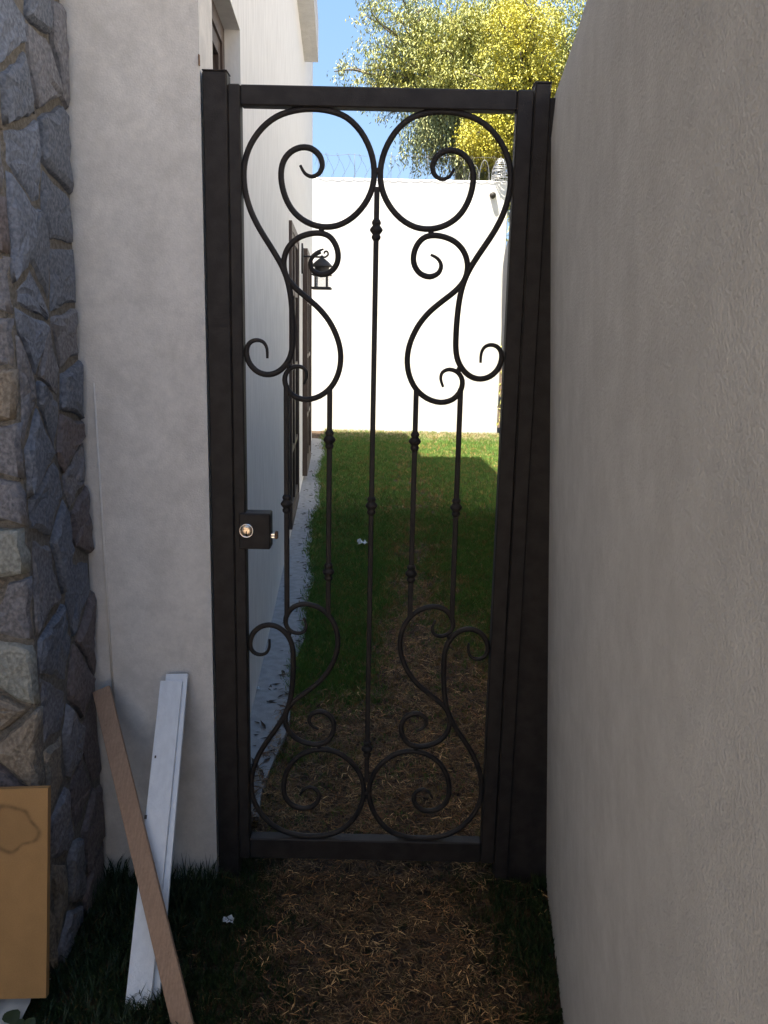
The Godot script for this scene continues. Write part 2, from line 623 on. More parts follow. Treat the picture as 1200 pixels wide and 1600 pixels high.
func stone_column() -> void:
	var root := thing("stone_column", "column of irregular slate and fieldstone at the left, behind the leaning boards", "column")
	var c := begin()
	box(c, Vector3(-1.6565, 2.67, -1.9590), Vector3(1.817, 5.54, 0.382), 0.01)
	part("mortar", c, M.mortar, root)
	# the face that turns to the gate: u is z, v is height
	var seeds := [Vector2(-1.830, 2.050), Vector2(-2.011, 2.145), Vector2(-2.010, 2.031), Vector2(-2.103, 2.121), Vector2(-1.864, 1.944), Vector2(-1.886, 1.829), Vector2(-2.048, 1.865), Vector2(-1.846, 1.675), Vector2(-2.032, 1.742), Vector2(-2.036, 1.591), Vector2(-1.921, 1.618), Vector2(-1.889, 1.551), Vector2(-1.879, 1.465), Vector2(-2.047, 1.449), Vector2(-1.942, 1.384), Vector2(-1.924, 1.317), Vector2(-2.059, 1.338), Vector2(-1.807, 1.350), Vector2(-1.869, 1.242), Vector2(-2.043, 1.227), Vector2(-2.067, 1.131), Vector2(-1.902, 1.102), Vector2(-1.954, 1.001), Vector2(-2.089, 1.032), Vector2(-1.857, 0.937), Vector2(-2.053, 0.855), Vector2(-1.887, 0.753), Vector2(-2.099, 0.722), Vector2(-1.848, 0.629), Vector2(-2.026, 0.615), Vector2(-1.953, 0.497), Vector2(-2.079, 0.452), Vector2(-1.835, 0.493), Vector2(-1.976, 0.347), Vector2(-1.863, 0.330), Vector2(-2.039, 0.183), Vector2(-1.924, 0.152), Vector2(-2.049, 0.027), Vector2(-1.818, 0.174), Vector2(-1.88, 0.02), Vector2(-1.86, 2.2), Vector2(-2.09, 2.26), Vector2(-1.95, 2.33), Vector2(-1.84, 2.42), Vector2(-2.06, 2.45), Vector2(-1.93, 2.6), Vector2(-2.08, 2.65), Vector2(-1.83, 2.68)]
	var kinds := [0, 1, 2, 2, 1, 0, 1, 0, 1, 1, 1, 0, 0, 2, 2, 1, 1, 2, 1, 5, 2, 1, 1, 5, 2, 1, 1, 5, 2, 5, 2, 5, 3, 5, 2, 5, 2, 5, 3, 2, 0, 1, 2, 0, 1, 2, 0, 1]
	var cs := cells(seeds, Vector2(-2.147, 0.0), Vector2(-1.782, 2.78), 0.55)
	for i in cs.size():
		if cs[i].size() < 3: continue
		stone(root, cs[i], M.stones[kinds[i]], Vector3(-0.767, 0, 0), Vector3(0, 0, 1), Vector3.UP, Vector3.RIGHT, rng.randf_range(0.022, 0.036))
	# the face that turns to the viewer: u is x, v is height
	var front := [Vector2(-0.80, 2.02), Vector2(-0.79, 1.90), Vector2(-0.785, 1.79), Vector2(-0.79, 1.68), Vector2(-0.80, 1.575), Vector2(-0.81, 1.45), Vector2(-0.80, 1.34), Vector2(-0.79, 1.24), Vector2(-0.81, 1.14), Vector2(-0.82, 1.03), Vector2(-0.85, 0.93), Vector2(-0.785, 0.885), Vector2(-0.80, 0.771), Vector2(-0.85, 0.659), Vector2(-0.79, 0.568), Vector2(-0.85, 0.49), Vector2(-0.79, 0.364), Vector2(-0.85, 0.28), Vector2(-0.79, 0.167), Vector2(-0.87, 0.10), Vector2(-0.82, 2.16), Vector2(-0.86, 2.3), Vector2(-0.8, 2.45), Vector2(-0.84, 2.6), Vector2(-0.79, 2.72)]
	var fkinds := [2, 3, 2, 5, 2, 2, 3, 2, 2, 4, 3, 2, 4, 3, 3, 5, 3, 4, 3, 5, 2, 3, 0, 3, 2]
	for i in 60:
		front.append(Vector2(-0.95 - (i % 6) * 0.27 + rng.randf_range(-0.08, 0.08), 0.1 + (i / 6) * 0.28 + rng.randf_range(-0.09, 0.09)))
		fkinds.append([3, 4, 3, 2, 5, 3][rng.randi() % 6])
	cs = cells(front, Vector2(-2.55, 0.0), Vector2(-0.742, 2.78), 0.8)
	for i in cs.size():
		if cs[i].size() < 3: continue
		stone(root, cs[i], M.stones[fkinds[i]], Vector3(0, 0, -1.782), Vector3.RIGHT, Vector3.UP, Vector3(0, 0, 1), rng.randf_range(0.02, 0.036))

# ------------------------------------------------------------------ the gate
func scroll(root: Node3D, pts: Array, sx: float, sy: float, r: float, zc: float, tip0: int, tip1: int) -> void:
	var p := []
	for q in pts: p.append(Vector3(GX + q.x * sx, GY + q.y * sy, zc))
	p = smooth_path(p, 3)
	var n := p.size()
	var rad := []
	for i in n:
		var t := minf(1.0, 0.45 + 0.55 * minf(float(i) / (tip0 * 3), float(n - 1 - i) / (tip1 * 3)))
		rad.append(r * t)
	var st := begin()
	tube(st, p, rad, 12)
	part("scroll", st, M.iron, root)

func gate() -> void:
	var outer := [Vector2(0.1805, 0.8095), Vector2(0.1695, 0.7918), Vector2(0.1532, 0.7851), Vector2(0.1362, 0.7928), Vector2(0.1289, 0.8113), Vector2(0.1361, 0.8323), Vector2(0.1549, 0.8467), Vector2(0.1791, 0.8487), Vector2(0.2027, 0.8384), Vector2(0.2193, 0.8182), Vector2(0.2255, 0.7906), Vector2(0.2222, 0.7593), Vector2(0.2116, 0.7291), Vector2(0.1935, 0.7030), Vector2(0.1656, 0.6831), Vector2(0.1296, 0.6730), Vector2(0.0917, 0.6768), Vector2(0.0569, 0.6955), Vector2(0.0288, 0.7255), Vector2(0.0114, 0.7619), Vector2(0.0073, 0.8024), Vector2(0.0171, 0.8459), Vector2(0.0402, 0.8863), Vector2(0.0729, 0.9157), Vector2(0.1113, 0.9290), Vector2(0.1536, 0.9330), Vector2(0.1965, 0.9280), Vector2(0.2354, 0.9145), Vector2(0.2689, 0.8894), Vector2(0.2951, 0.8546), Vector2(0.3095, 0.8173), Vector2(0.3130, 0.7806), Vector2(0.3088, 0.7429), Vector2(0.2973, 0.7054), Vector2(0.2819, 0.6737), Vector2(0.2645, 0.6454), Vector2(0.2436, 0.6136), Vector2(0.2237, 0.5796), Vector2(0.2104, 0.5453), Vector2(0.2030, 0.5072), Vector2(0.1995, 0.4648), Vector2(0.1984, 0.4245), Vector2(0.1995, 0.3921), Vector2(0.2058, 0.3656), Vector2(0.2200, 0.3430), Vector2(0.2401, 0.3279), Vector2(0.2627, 0.3233), Vector2(0.2856, 0.3301), Vector2(0.3035, 0.3477), Vector2(0.3112, 0.3705), Vector2(0.3090, 0.3904), Vector2(0.2985, 0.4025), Vector2(0.2831, 0.4058), Vector2(0.2691, 0.4001), Vector2(0.2616, 0.3849), Vector2(0.2609, 0.3624)]
	var inner := [Vector2(0.1310, 0.6144), Vector2(0.1480, 0.6054), Vector2(0.1567, 0.5900), Vector2(0.1504, 0.5723), Vector2(0.1305, 0.5634), Vector2(0.1079, 0.5700), Vector2(0.0932, 0.5883), Vector2(0.0901, 0.6115), Vector2(0.0975, 0.6347), Vector2(0.1118, 0.6515), Vector2(0.1322, 0.6582), Vector2(0.1585, 0.6563), Vector2(0.1854, 0.6463), Vector2(0.2061, 0.6281), Vector2(0.2175, 0.6046), Vector2(0.2195, 0.5791), Vector2(0.2116, 0.5541), Vector2(0.1915, 0.5305), Vector2(0.1625, 0.5071), Vector2(0.1333, 0.4821), Vector2(0.1099, 0.4538), Vector2(0.0933, 0.4225), Vector2(0.0836, 0.3908), Vector2(0.0816, 0.3588), Vector2(0.0882, 0.3260), Vector2(0.1046, 0.2959), Vector2(0.1318, 0.2735), Vector2(0.1658, 0.2640), Vector2(0.1962, 0.2722), Vector2(0.2146, 0.2942), Vector2(0.2178, 0.3191), Vector2(0.2060, 0.3380), Vector2(0.1855, 0.3448), Vector2(0.1688, 0.3377), Vector2(0.1648, 0.3213), Vector2(0.1714, 0.3018)]
	var root := thing("gate", "dark iron garden gate of mirrored scrolls and knotted bars", "gate")
	var zc := GZ - 0.016
	# leaf frame of square tube
	for e in [["stile", -0.3779, -0.3494, 0.059, 2.0352], ["stile", 0.2855, 0.3235, 0.059, 2.0352]]:
		var st := begin()
		box(st, Vector3((e[1] + e[2]) / 2, (e[3] + e[4]) / 2, GZ - 0.02), Vector3(e[2] - e[1], e[4] - e[3], 0.04), 0.003)
		part(e[0], st, M.iron, root)
	for e in [["top_rail", 1.990, 2.0345], ["bottom_rail", 0.0600, 0.1195]]:
		var st := begin()
		box(st, Vector3(-0.03195, (e[1] + e[2]) / 2, GZ - 0.0205), Vector3(0.6345, e[2] - e[1], 0.038), 0.003)
		part(e[0], st, M.iron, root)
	for sx in [-1.0, 1.0]:
		for sy in [1.0, -1.0]:
			scroll(root, outer, sx, sy, 0.0071, zc, 5, 7)
			scroll(root, inner, sx, sy, 0.0069, zc, 4, 6)
	var profile := [Vector2(0.0, -0.024), Vector2(0.0075, -0.024), Vector2(0.0108, -0.0185), Vector2(0.0108, -0.014), Vector2(0.0085, -0.0105), Vector2(0.0115, -0.007), Vector2(0.0152, -0.002), Vector2(0.0152, 0.002), Vector2(0.0115, 0.007), Vector2(0.0085, 0.0105), Vector2(0.0108, 0.014), Vector2(0.0108, 0.0185), Vector2(0.0075, 0.024), Vector2(0.0, 0.024)]
	for b in [[0.0, 0.765, [0.668, 0.0, -0.668]], [-0.1075, 0.294, [0.166, -0.176]], [0.1055, 0.294, [0.166, -0.176]], [-0.2146, 0.300, [0.0]], [0.2146, 0.300, [0.0]]]:
		var st := begin()
		box(st, Vector3(GX + b[0], GY, zc), Vector3(0.0128, b[1] * 2.0, 0.0128), 0.002)
		var bar := part("bar", st, M.iron, root)
		for v in b[2]:
			var k := begin()
			lathe(k, Vector3(GX + b[0], GY + v, zc), profile, 16)
			part("collar", k, M.iron, bar)
	# small welds where the scrolls touch
	for w in [[0.0, 0.80], [0.0, -0.80], [-0.130, 0.6655], [0.130, 0.6655], [-0.130, -0.6655], [0.130, -0.6655], [-0.2165, 0.566], [0.2165, 0.566], [-0.2165, -0.566], [0.2165, -0.566], [-0.209, 0.345], [0.209, 0.345], [-0.209, -0.345], [0.209, -0.345]]:
		var st := begin()
		lathe(st, Vector3(GX + w[0], GY + w[1], zc), [Vector2(0, -0.008), Vector2(0.005, -0.006), Vector2(0.0068, 0), Vector2(0.005, 0.006), Vector2(0, 0.008)], 10)
		part("weld", st, M.iron, root)
	# lock case with its cylinder and the latch bolt beside it
	var lk := begin()
	box(lk, Vector3(-0.3255, 0.987, GZ - 0.017), Vector3(0.079, 0.0925, 0.05), 0.003)
	var lock := part("lock_case", lk, M.iron, root)
	var turn := Basis(Vector3.RIGHT, PI / 2)
	var cy := begin()
	lathe(cy, Vector3(-0.3455, 0.9895, GZ + 0.008), [Vector2(0.0185, 0.0), Vector2(0.0185, 0.004), Vector2(0.0168, 0.006), Vector2(0.0150, 0.0045)], 28, turn)
	part("cylinder_ring", cy, M.chrome, lock)
	cy = begin()
	lathe(cy, Vector3(-0.3455, 0.9895, GZ + 0.008), [Vector2(0.0152, 0.003), Vector2(0.0145, 0.0045), Vector2(0.006, 0.0048), Vector2(0.0, 0.0048)], 28, turn)
	box(cy, Vector3(-0.3455, 0.996, GZ + 0.0135), Vector3(0.014, 0.005, 0.002), 0.001)
	part("key_cylinder", cy, M.brass, lock)
	cy = begin()
	box(cy, Vector3(-0.3455, 0.984, GZ + 0.0135), Vector3(0.0022, 0.009, 0.002), 0.0005)
	box(cy, Vector3(-0.3455, 0.9785, GZ + 0.0136), Vector3(0.0045, 0.004, 0.002), 0.0008)
	part("keyhole", cy, M.dark, lock)
	var la := begin()
	box(la, Vector3(-0.2815, 0.9765, GZ - 0.012), Vector3(0.011, 0.005, 0.012), 0.001)
	box(la, Vector3(-0.2815, 0.9695, GZ - 0.012), Vector3(0.011, 0.005, 0.012), 0.001)
	part("latch_bolt", la, M.chrome, lock)
	la = begin()
	box(la, Vector3(-0.2725, 0.9745, GZ - 0.012), Vector3(0.0075, 0.0185, 0.016), 0.0015)
	part("latch_stop", la, M.rust, lock)

	# fixed posts
	var p := thing("gate_post", "dark square iron post between the house corner and the gate's lock side", "post")
	var s := begin()
	box(s, Vector3(-0.40695, 1.005, GZ - 0.024), Vector3(0.0567, 2.112, 0.05), 0.003)
	part("tube", s, M.iron, p)
	s = begin()
	box(s, Vector3(-0.4067, 2.0625, GZ - 0.024), Vector3(0.0575, 0.003, 0.051), 0.001)
	part("end_plate", s, M.iron, p)
	p = thing("gate_post", "dark iron post with a wedge plate, against the grey wall on the right", "post")
	s = begin()
	box(s, Vector3(0.3435, 1.0, GZ - 0.024), Vector3(0.0365, 2.10, 0.05), 0.003)
	part("tube", s, M.iron, p)
	s = begin()
	var za := GZ - 0.008
	var zb := GZ - 0.05
	hexa(s, [Vector3(0.3622, -0.05, za), Vector3(0.3622, 2.02, za), Vector3(right_x(2.02, za) + 0.01, 2.02, za), Vector3(right_x(-0.05, za) + 0.01, -0.05, za)], [Vector3(0.3622, -0.05, zb), Vector3(0.3622, 2.02, zb), Vector3(right_x(2.02, zb) + 0.01, 2.02, zb), Vector3(right_x(-0.05, zb) + 0.01, -0.05, zb)])
	part("wedge_plate", s, M.iron, p)
	s = begin()
	box(s, Vector3(0.3432, 2.0508, GZ - 0.024), Vector3(0.04, 0.004, 0.052), 0.001)
	part("end_plate", s, M.iron, p)

# ------------------------------------------------------------------ lantern on the house
func lantern() -> void:
	var S := 5.85
	var b := h3(S, 0.0, 2.07)
	var root := thing("wall_lantern", "black iron carriage lantern on a curled bracket between the two doors", "lantern", b)
	var o := Vector3(out_of.x, 0, out_of.y)
	var a := Vector3(along.x, 0, along.y)
	var st := begin()
	# pointed oval back plate
	st.set_smooth_group(FLAT)
	var rim := []
	for i in 20:
		var t := TAU * i / 20.0
		var e := pow(absf(cos(t)), 1.5) * signf(cos(t))
		rim.append(Vector2(0.045 * sin(t), 0.13 * (0.75 * cos(t) + 0.25 * e)))
	for i in 20:
		var p: Vector2 = rim[i]
		var q: Vector2 = rim[(i + 1) % 20]
		var p3 := a * p.x + Vector3.UP * p.y
		var q3 := a * q.x + Vector3.UP * q.y
		quad(st, p3 - o * 0.003, q3 - o * 0.003, q3 + o * 0.014, p3 + o * 0.014)
		tri(st, p3 + o * 0.014, q3 + o * 0.014, o * 0.024)
	part("back_plate", st, M.iron_dark, root)
	var c := o * 0.18 + Vector3.UP * -0.012   # under the arm
	st = begin()
	var arm := []
	for q in [[0.02, 0.02], [0.10, 0.018], [0.19, 0.015], [0.215, 0.02], [0.235, 0.04], [0.225, 0.065], [0.205, 0.062], [0.20, 0.045]]:
		arm.append(o * q[0] + Vector3.UP * q[1])
	arm = smooth_path(arm, 4)
	tube(st, arm, same(0.0085, arm.size()), 8)
	part("arm", st, M.iron_dark, root)
	st = begin()
	var leaf := []
	for q in [[0.095, -0.05], [0.085, -0.01], [0.105, 0.03], [0.15, 0.065], [0.195, 0.085]]:
		leaf.append(o * q[0] + Vector3.UP * q[1])
	leaf = smooth_path(leaf, 4)
	var lr := []
	for i in leaf.size(): lr.append(0.006 + 0.010 * sin(PI * minf(1.0, 0.15 + 0.9 * i / leaf.size())))
	tube(st, leaf, lr, 8, 0.5)
	part("bracket_leaf", st, M.iron_dark, root)
	st = begin()
	lathe(st, c, [Vector2(0, 0.045), Vector2(0.014, 0.04), Vector2(0.014, 0.02), Vector2(0.03, 0.012), Vector2(0.06, -0.012), Vector2(0.095, -0.048), Vector2(0.095, -0.056), Vector2(0.07, -0.052)], 8)
	part("lamp_roof", st, M.iron_dark, root)
	st = begin()
	lathe(st, c, [Vector2(0.068, -0.052), Vector2(0.06, -0.10), Vector2(0.066, -0.104), Vector2(0.066, -0.115), Vector2(0.05, -0.115)], 8)
	part("gallery", st, M.iron_dark, root)
	for k in 4:
		st = begin()
		var ang := PI / 4 + k * PI / 2 + 0.06
		var d := Vector3(cos(ang), 0, sin(ang)) * 0.072
		box(st, c + d + Vector3.UP * -0.178, Vector3(0.017, 0.10, 0.017), 0.002)
		part("post", st, M.iron_dark, root)
	st = begin()
	box(st, c + Vector3.UP * -0.125, Vector3(0.17, 0.012, 0.17), 0.003)
	part("upper_ring", st, M.iron_dark, root)
	st = begin()
	box(st, c + Vector3.UP * -0.239, Vector3(0.17, 0.022, 0.17), 0.004)
	part("base", st, M.iron_dark, root)
	var gm := mat(Color(0.9, 0.93, 0.95, 0.12), 0.05)
	gm.transparency = BaseMaterial3D.TRANSPARENCY_ALPHA
	for k in 4:
		st = begin()
		var ang := k * PI / 2 + 0.06
		box(st, Vector3.ZERO, Vector3(0.003, 0.095, 0.085), 0.0, Transform3D(Basis(Vector3.UP, -ang), c + Vector3(cos(ang), 0, sin(ang)) * 0.062 + Vector3.UP * -0.18))
		part("pane", st, gm, root)

# ------------------------------------------------------------------ wire on the far wall
func razor_wire() -> void:
	var root := thing("razor_wire", "thin looped security wire strung along the top of the white wall", "razor wire")
	for i in 6:
		var st := begin()
		var x := -1.0 + i * 0.5
		tube(st, [Vector3(x, 3.46, -12.70), Vector3(x, 3.80, -12.68)], same(0.003, 2), 5)
		part("stake", st, M.wire, root)
	for y in [3.785]:
		var st := begin()
		var p := []
		for i in 30: p.append(Vector3(-1.1 + i * 0.0925, y + 0.008 * sin(i * 1.3) - 0.01 * sin(PI * fposmod(i * 0.185, 1.0)), -12.68))
		tube(st, p, same(0.002, p.size()), 4)
		part("strand", st, M.wire, root)
	var st := begin()
	var p := []
	var n := 17 * 16
	for i in n + 1:
		var t := TAU * i / 16.0
		var y := 3.63 + 0.15 * sin(t) + 0.012 * sin(i * 0.37)
		p.append(Vector3(-1.06 + 2.58 * i / n + 0.035 * sin(t * 2.0 + 0.6), y, -12.655 + 0.16 * (y - 3.48) + 0.02 * cos(t)))
	tube(st, p, same(0.0018, p.size()), 5)
	part("coil", st, M.wire, root)
	# the bunched coil at the right end
	var c := thing("wire_bundle", "bunched coil of pale wire standing on the right end of the white wall", "wire bundle", Vector3(1.50, 3.48, -12.70))
	for k in 11:
		var s := begin()
		var q := []
		var y := 0.012 + k * 0.026
		var r := 0.115 * sqrt(maxf(0.05, 1.0 - pow(float(k) / 11.5, 2.2))) + rng.randf_range(-0.006, 0.006)
		var ti := rng.randf_range(-0.16, 0.16)
		for i in 25:
			var t := TAU * i / 24.0
			q.append(Vector3(r * cos(t), y + ti * r * cos(t + k), r * 0.9 * sin(t)))
		tube(s, q, same(0.0042, q.size()), 5)
		part("ring", s, M.galv, c)
	for k in 3:
		var s := begin()
		var q := []
		for i in 14:
			var t := PI * i / 13.0
			q.append(Vector3(0.12 * cos(t), 0.30 * sin(t), 0).rotated(Vector3.UP, k * 1.05))
		tube(s, q, same(0.004, q.size()), 5)
		part("loop", s, M.galv, c)
	for k in 2:
		var s := begin()
		var q := []
		for i in 16:
			var t := PI * i / 15.0
			q.append(Vector3(-0.22 - k * 0.14 + 0.07 * cos(t), 0.27 * sin(t) * (1.0 - 0.25 * k), 0.02))
		tube(s, q, same(0.0035, q.size()), 5)
		part("loop", s, M.galv, c)

# ------------------------------------------------------------------ trees
func leaf_mesh(len_: float, wid: float, fold := 0.25) -> ArrayMesh:
	var st := begin()
	st.set_smooth_group(FLAT)
	var a := Vector3.ZERO
	var t := Vector3(0, -len_, 0)
	var m := Vector3(0, -len_ * 0.45, fold * wid)
	var l := Vector3(-wid * 0.5, -len_ * 0.42, 0)
	var r := Vector3(wid * 0.5, -len_ * 0.42, 0)
	tri(st, a, l, m); tri(st, a, m, r); tri(st, l, t, m); tri(st, m, t, r)
	st.generate_normals()
	return st.commit()

func scatter(called: String, mesh: Mesh, m: Material, xf: Array, col: Array, parent: Node = self) -> MultiMeshInstance3D:
	var mm := MultiMesh.new()
	mm.transform_format = MultiMesh.TRANSFORM_3D
	mm.use_colors = true
	mm.mesh = mesh
	mm.instance_count = xf.size()
	for i in xf.size():
		mm.set_instance_transform(i, xf[i])
		mm.set_instance_color(i, col[i])
	var o := MultiMeshInstance3D.new()
	o.multimesh = mm
	o.material_override = m
	o.name = called if parent != self else numbered(called)
	o.set_meta("kind", "stuff")
	parent.add_child(o, true)
	return o

func limb(st: SurfaceTool, a: Vector3, b: Vector3, r0: float, r1: float, sag: float, tips: Array) -> Array:
	var p := []
	var rad := []
	var side := Vector3(rng.randf_range(-1, 1), 0, rng.randf_range(-1, 1)) * (b - a).length() * 0.08
	for i in 8:
		var t := i / 7.0
		p.append(a.lerp(b, t) + Vector3.UP * sag * 4.0 * t * (1.0 - t) + side * sin(t * PI * 2.0) + Vector3(rng.randf_range(-1, 1), rng.randf_range(-1, 1), rng.randf_range(-1, 1)) * r0 * 0.5 * t)
		rad.append(lerpf(r0, r1, t))
	tube(st, p, rad, 7)
	for i in range(3, 8): tips.append(p[i])
	return p

var pale := [Color(0.33, 0.35, 0.13), Color(0.27, 0.30, 0.11), Color(0.40, 0.39, 0.11), Color(0.22, 0.26, 0.10)]
var grey := [Color(0.24, 0.28, 0.13), Color(0.28, 0.31, 0.14), Color(0.17, 0.21, 0.09), Color(0.33, 0.34, 0.14)]
var gold := [Color(0.52, 0.48, 0.05), Color(0.45, 0.42, 0.06), Color(0.36, 0.36, 0.06), Color(0.55, 0.49, 0.05)]
var mixed := [Color(0.35, 0.35, 0.08), Color(0.42, 0.40, 0.07), Color(0.28, 0.30, 0.08), Color(0.38, 0.38, 0.11), Color(0.23, 0.26, 0.07)]
var olive := [Color(0.30, 0.31, 0.08), Color(0.24, 0.26, 0.07), Color(0.36, 0.35, 0.08)]

# crown: a list of [centre, radii, droop, clump count, tone set]
func tree(label: String, at: Vector3, fork: Vector3, masses: Array, leaf: Mesh) -> void:
	var root := thing("tree", label, "tree", at, "trees beyond the white wall")
	var st := begin()
	var tr := smooth_path([Vector3.ZERO, fork * 0.35 + Vector3(0.08, 0, 0.05), fork * 0.7 + Vector3(-0.06, 0, 0), fork], 4)
	var rad := []
	for i in tr.size(): rad.append(lerpf(0.24, 0.15, float(i) / tr.size()))
	tube(st, tr, rad, 10)
	part("trunk", st, M.bark, root)
	var tx := []
	var tc := []
	for ms in masses:
		var c: Vector3 = ms[0]
		var R: Vector3 = ms[1]
		var bs := begin()
		var tips := []
		limb(bs, fork, c, 0.10, 0.035, 0.15 + 0.1 * rng.randf(), tips)
		var twigs := []
		for k in 16:
			var d := Vector3(rng.randfn(0, 0.5), rng.randfn(0.1, 0.45), rng.randfn(0, 0.5))
			d = d.limit_length(0.98)
			var from: Vector3 = tips[rng.randi() % tips.size()]
			var path := limb(bs, from, c + d * R * 1.05, 0.03, 0.008, 0.08, [])
			for i in range(3, 8): twigs.append(path[i])
		part("branch", bs, M.bark, root)
		for k in ms[3]:
			var d := Vector3(rng.randfn(0, 0.52), rng.randfn(0, 0.52), rng.randfn(0, 0.52))
			if d.length() > 1.1: d = d.normalized() * rng.randf_range(0.6, 1.05)
			var q: Vector3 = c + d * R
			if rng.randf() < 0.5: q = twigs[rng.randi() % twigs.size()] + Vector3(rng.randfn(0, 0.10), rng.randfn(0, 0.10), rng.randfn(0, 0.10))
			var tone: Color = ms[4][rng.randi() % ms[4].size()]
			var count := rng.randi_range(10, 18)
			if ms[4] == gold or ms[4] == pale or ms[4] == mixed:      # short round bunches of small leaves
				for i in count:
					var o := q + Vector3(rng.randfn(0, 0.055), rng.randfn(0, 0.05), rng.randfn(0, 0.055))
					var b := Basis.from_euler(Vector3(rng.randf_range(-1.3, 1.3), rng.randf() * TAU, rng.randf_range(-0.6, 0.6))).scaled(Vector3.ONE * rng.randf_range(0.7, 1.25))
					tx.append(Transform3D(b, o))
					tc.append(tone * rng.randf_range(0.8, 1.2))
			else:            # hanging strands
				var sway := Vector3(rng.randfn(0, 0.12), 0, rng.randfn(0, 0.12))
				var ln: float = ms[2] * rng.randf_range(0.5, 1.2)
				for i in count:
					var t := float(i) / count
					var o := q + sway * t + Vector3(rng.randfn(0, 0.02), -ln * t, rng.randfn(0, 0.02))
					var b := Basis.from_euler(Vector3(rng.randfn(0, 0.45), rng.randf() * TAU, rng.randfn(0, 0.45))).scaled(Vector3.ONE * rng.randf_range(0.7, 1.25))
					tx.append(Transform3D(b, o))
					tc.append(tone * rng.randf_range(0.8, 1.2))
	scatter("crown", leaf, M.leaf, tx, tc, root)

func trees() -> void:
	tree("tall pale green tree with drooping strands, centre behind the white wall", Vector3(1.5, 0, -18.0), Vector3(-0.1, 4.6, 0.1), [
		[Vector3(-1.75, 6.05, 0.2), Vector3(0.85, 0.6, 0.9), 0.35, 300, pale],
		[Vector3(-1.1, 7.0, 0.4), Vector3(1.25, 0.8, 1.0), 0.45, 560, pale],
		[Vector3(-0.9, 6.2, 0.7), Vector3(0.9, 0.8, 0.8), 0.3, 620, mixed],
		[Vector3(-0.2, 6.3, 0.6), Vector3(1.0, 1.0, 1.0), 0.5, 800, olive],
		[Vector3(-0.85, 5.25, 0.8), Vector3(0.55, 0.5, 0.6), 0.75, 380, grey],
		[Vector3(-0.45, 5.7, 1.0), Vector3(0.6, 0.4, 0.5), 0.3, 330, mixed],
		[Vector3(0.0, 5.1, 0.9), Vector3(0.55, 0.75, 0.6), 0.8, 560, grey],
		[Vector3(0.6, 5.4, 0.3), Vector3(0.7, 0.9, 0.7), 0.7, 560, grey],
		[Vector3(0.3, 6.6, 0.9), Vector3(0.9, 0.9, 0.8), 0.3, 760, mixed],
		[Vector3(0.5, 7.2, 0.0), Vector3(1.2, 0.9, 1.0), 0.45, 800, olive],
	], leaf_mesh(0.075, 0.024))
	tree("golden yellow leafy tree at the right behind the white wall", Vector3(3.2, 0, -16.6), Vector3(-0.2, 3.4, 0), [
		[Vector3(-1.35, 4.75, 0.4), Vector3(0.75, 0.5, 0.7), 0.3, 900, gold],
		[Vector3(-0.8, 5.5, 0.5), Vector3(0.75, 0.7, 0.8), 0.3, 900, gold],
		[Vector3(-1.0, 6.3, 0.5), Vector3(0.7, 0.8, 0.8), 0.3, 560, gold],
		[Vector3(-1.3, 5.6, 0.2), Vector3(0.8, 0.9, 0.7), 0.4, 700, mixed],
		[Vector3(0.1, 6.3, 0.2), Vector3(0.9, 1.0, 0.9), 0.35, 900, mixed],
		[Vector3(0.0, 5.4, 0.4), Vector3(0.7, 0.8, 0.8), 0.35, 700, mixed],
		[Vector3(-0.2, 4.7, 0.2), Vector3(0.9, 0.7, 0.8), 0.4, 800, olive],
		[Vector3(-1.2, 4.0, -0.2), Vector3(0.8, 0.4, 0.6), 0.3, 600, olive],
	], leaf_mesh(0.052, 0.028))
	# shrub filling the gap past the right end of the white wall
	var root := thing("shrub", "olive green shrub in the gap right of the white wall", "shrub", Vector3(2.05, 0, -12.3))
	var st := begin()
	var tx := []
	var tc := []
	for k in 9:
		limb(st, Vector3(rng.randf_range(-0.1, 0.1), 0, rng.randf_range(-0.1, 0.1)), Vector3(rng.randf_range(-0.4, 0.4), rng.randf_range(1.6, 3.2), rng.randf_range(-0.5, 0.5)), 0.03, 0.008, 0.05, [])
	part("stem", st, M.bark, root)
	for k in 5200:
		var y := rng.randf_range(0.15, 3.35)
		var d := Vector3(rng.randfn(0, 0.24), y, rng.randfn(0, 0.35))
		d.x = maxf(d.x, -0.42)
		tx.append(Transform3D(Basis.from_euler(Vector3(rng.randfn(0, 0.8), rng.randf() * TAU, rng.randfn(0, 0.6))).scaled(Vector3.ONE * rng.randf_range(0.8, 1.4)), d))
		var t: Color = olive[rng.randi() % 3] if rng.randf() < 0.8 else gold[rng.randi() % 4]
		tc.append(t * rng.randf_range(0.6, 1.1))
	scatter("foliage", leaf_mesh(0.07, 0.03), M.leaf, tx, tc, root)

# ------------------------------------------------------------------ loose boards
func board(called: String, label: String, cat: String, b0: Vector3, t0: Vector3, across: Vector3, w: float, th: float, m: Material) -> MeshInstance3D:
	# b0, t0: middle of the front face at foot and head
	var up := (t0 - b0).normalized()
	var x := (across - up * across.dot(up)).normalized()
	var zn := x.cross(up).normalized()
	var st := begin()
	var ln := (t0 - b0).length()
	box(st, Vector3(0, ln / 2, -th / 2), Vector3(w, ln, th), 0.0012, Transform3D(Basis(x, up, zn), Vector3.ZERO))
	var o := part(called, st, m)
	o.position = b0
	tag(o, label, cat)
	return o

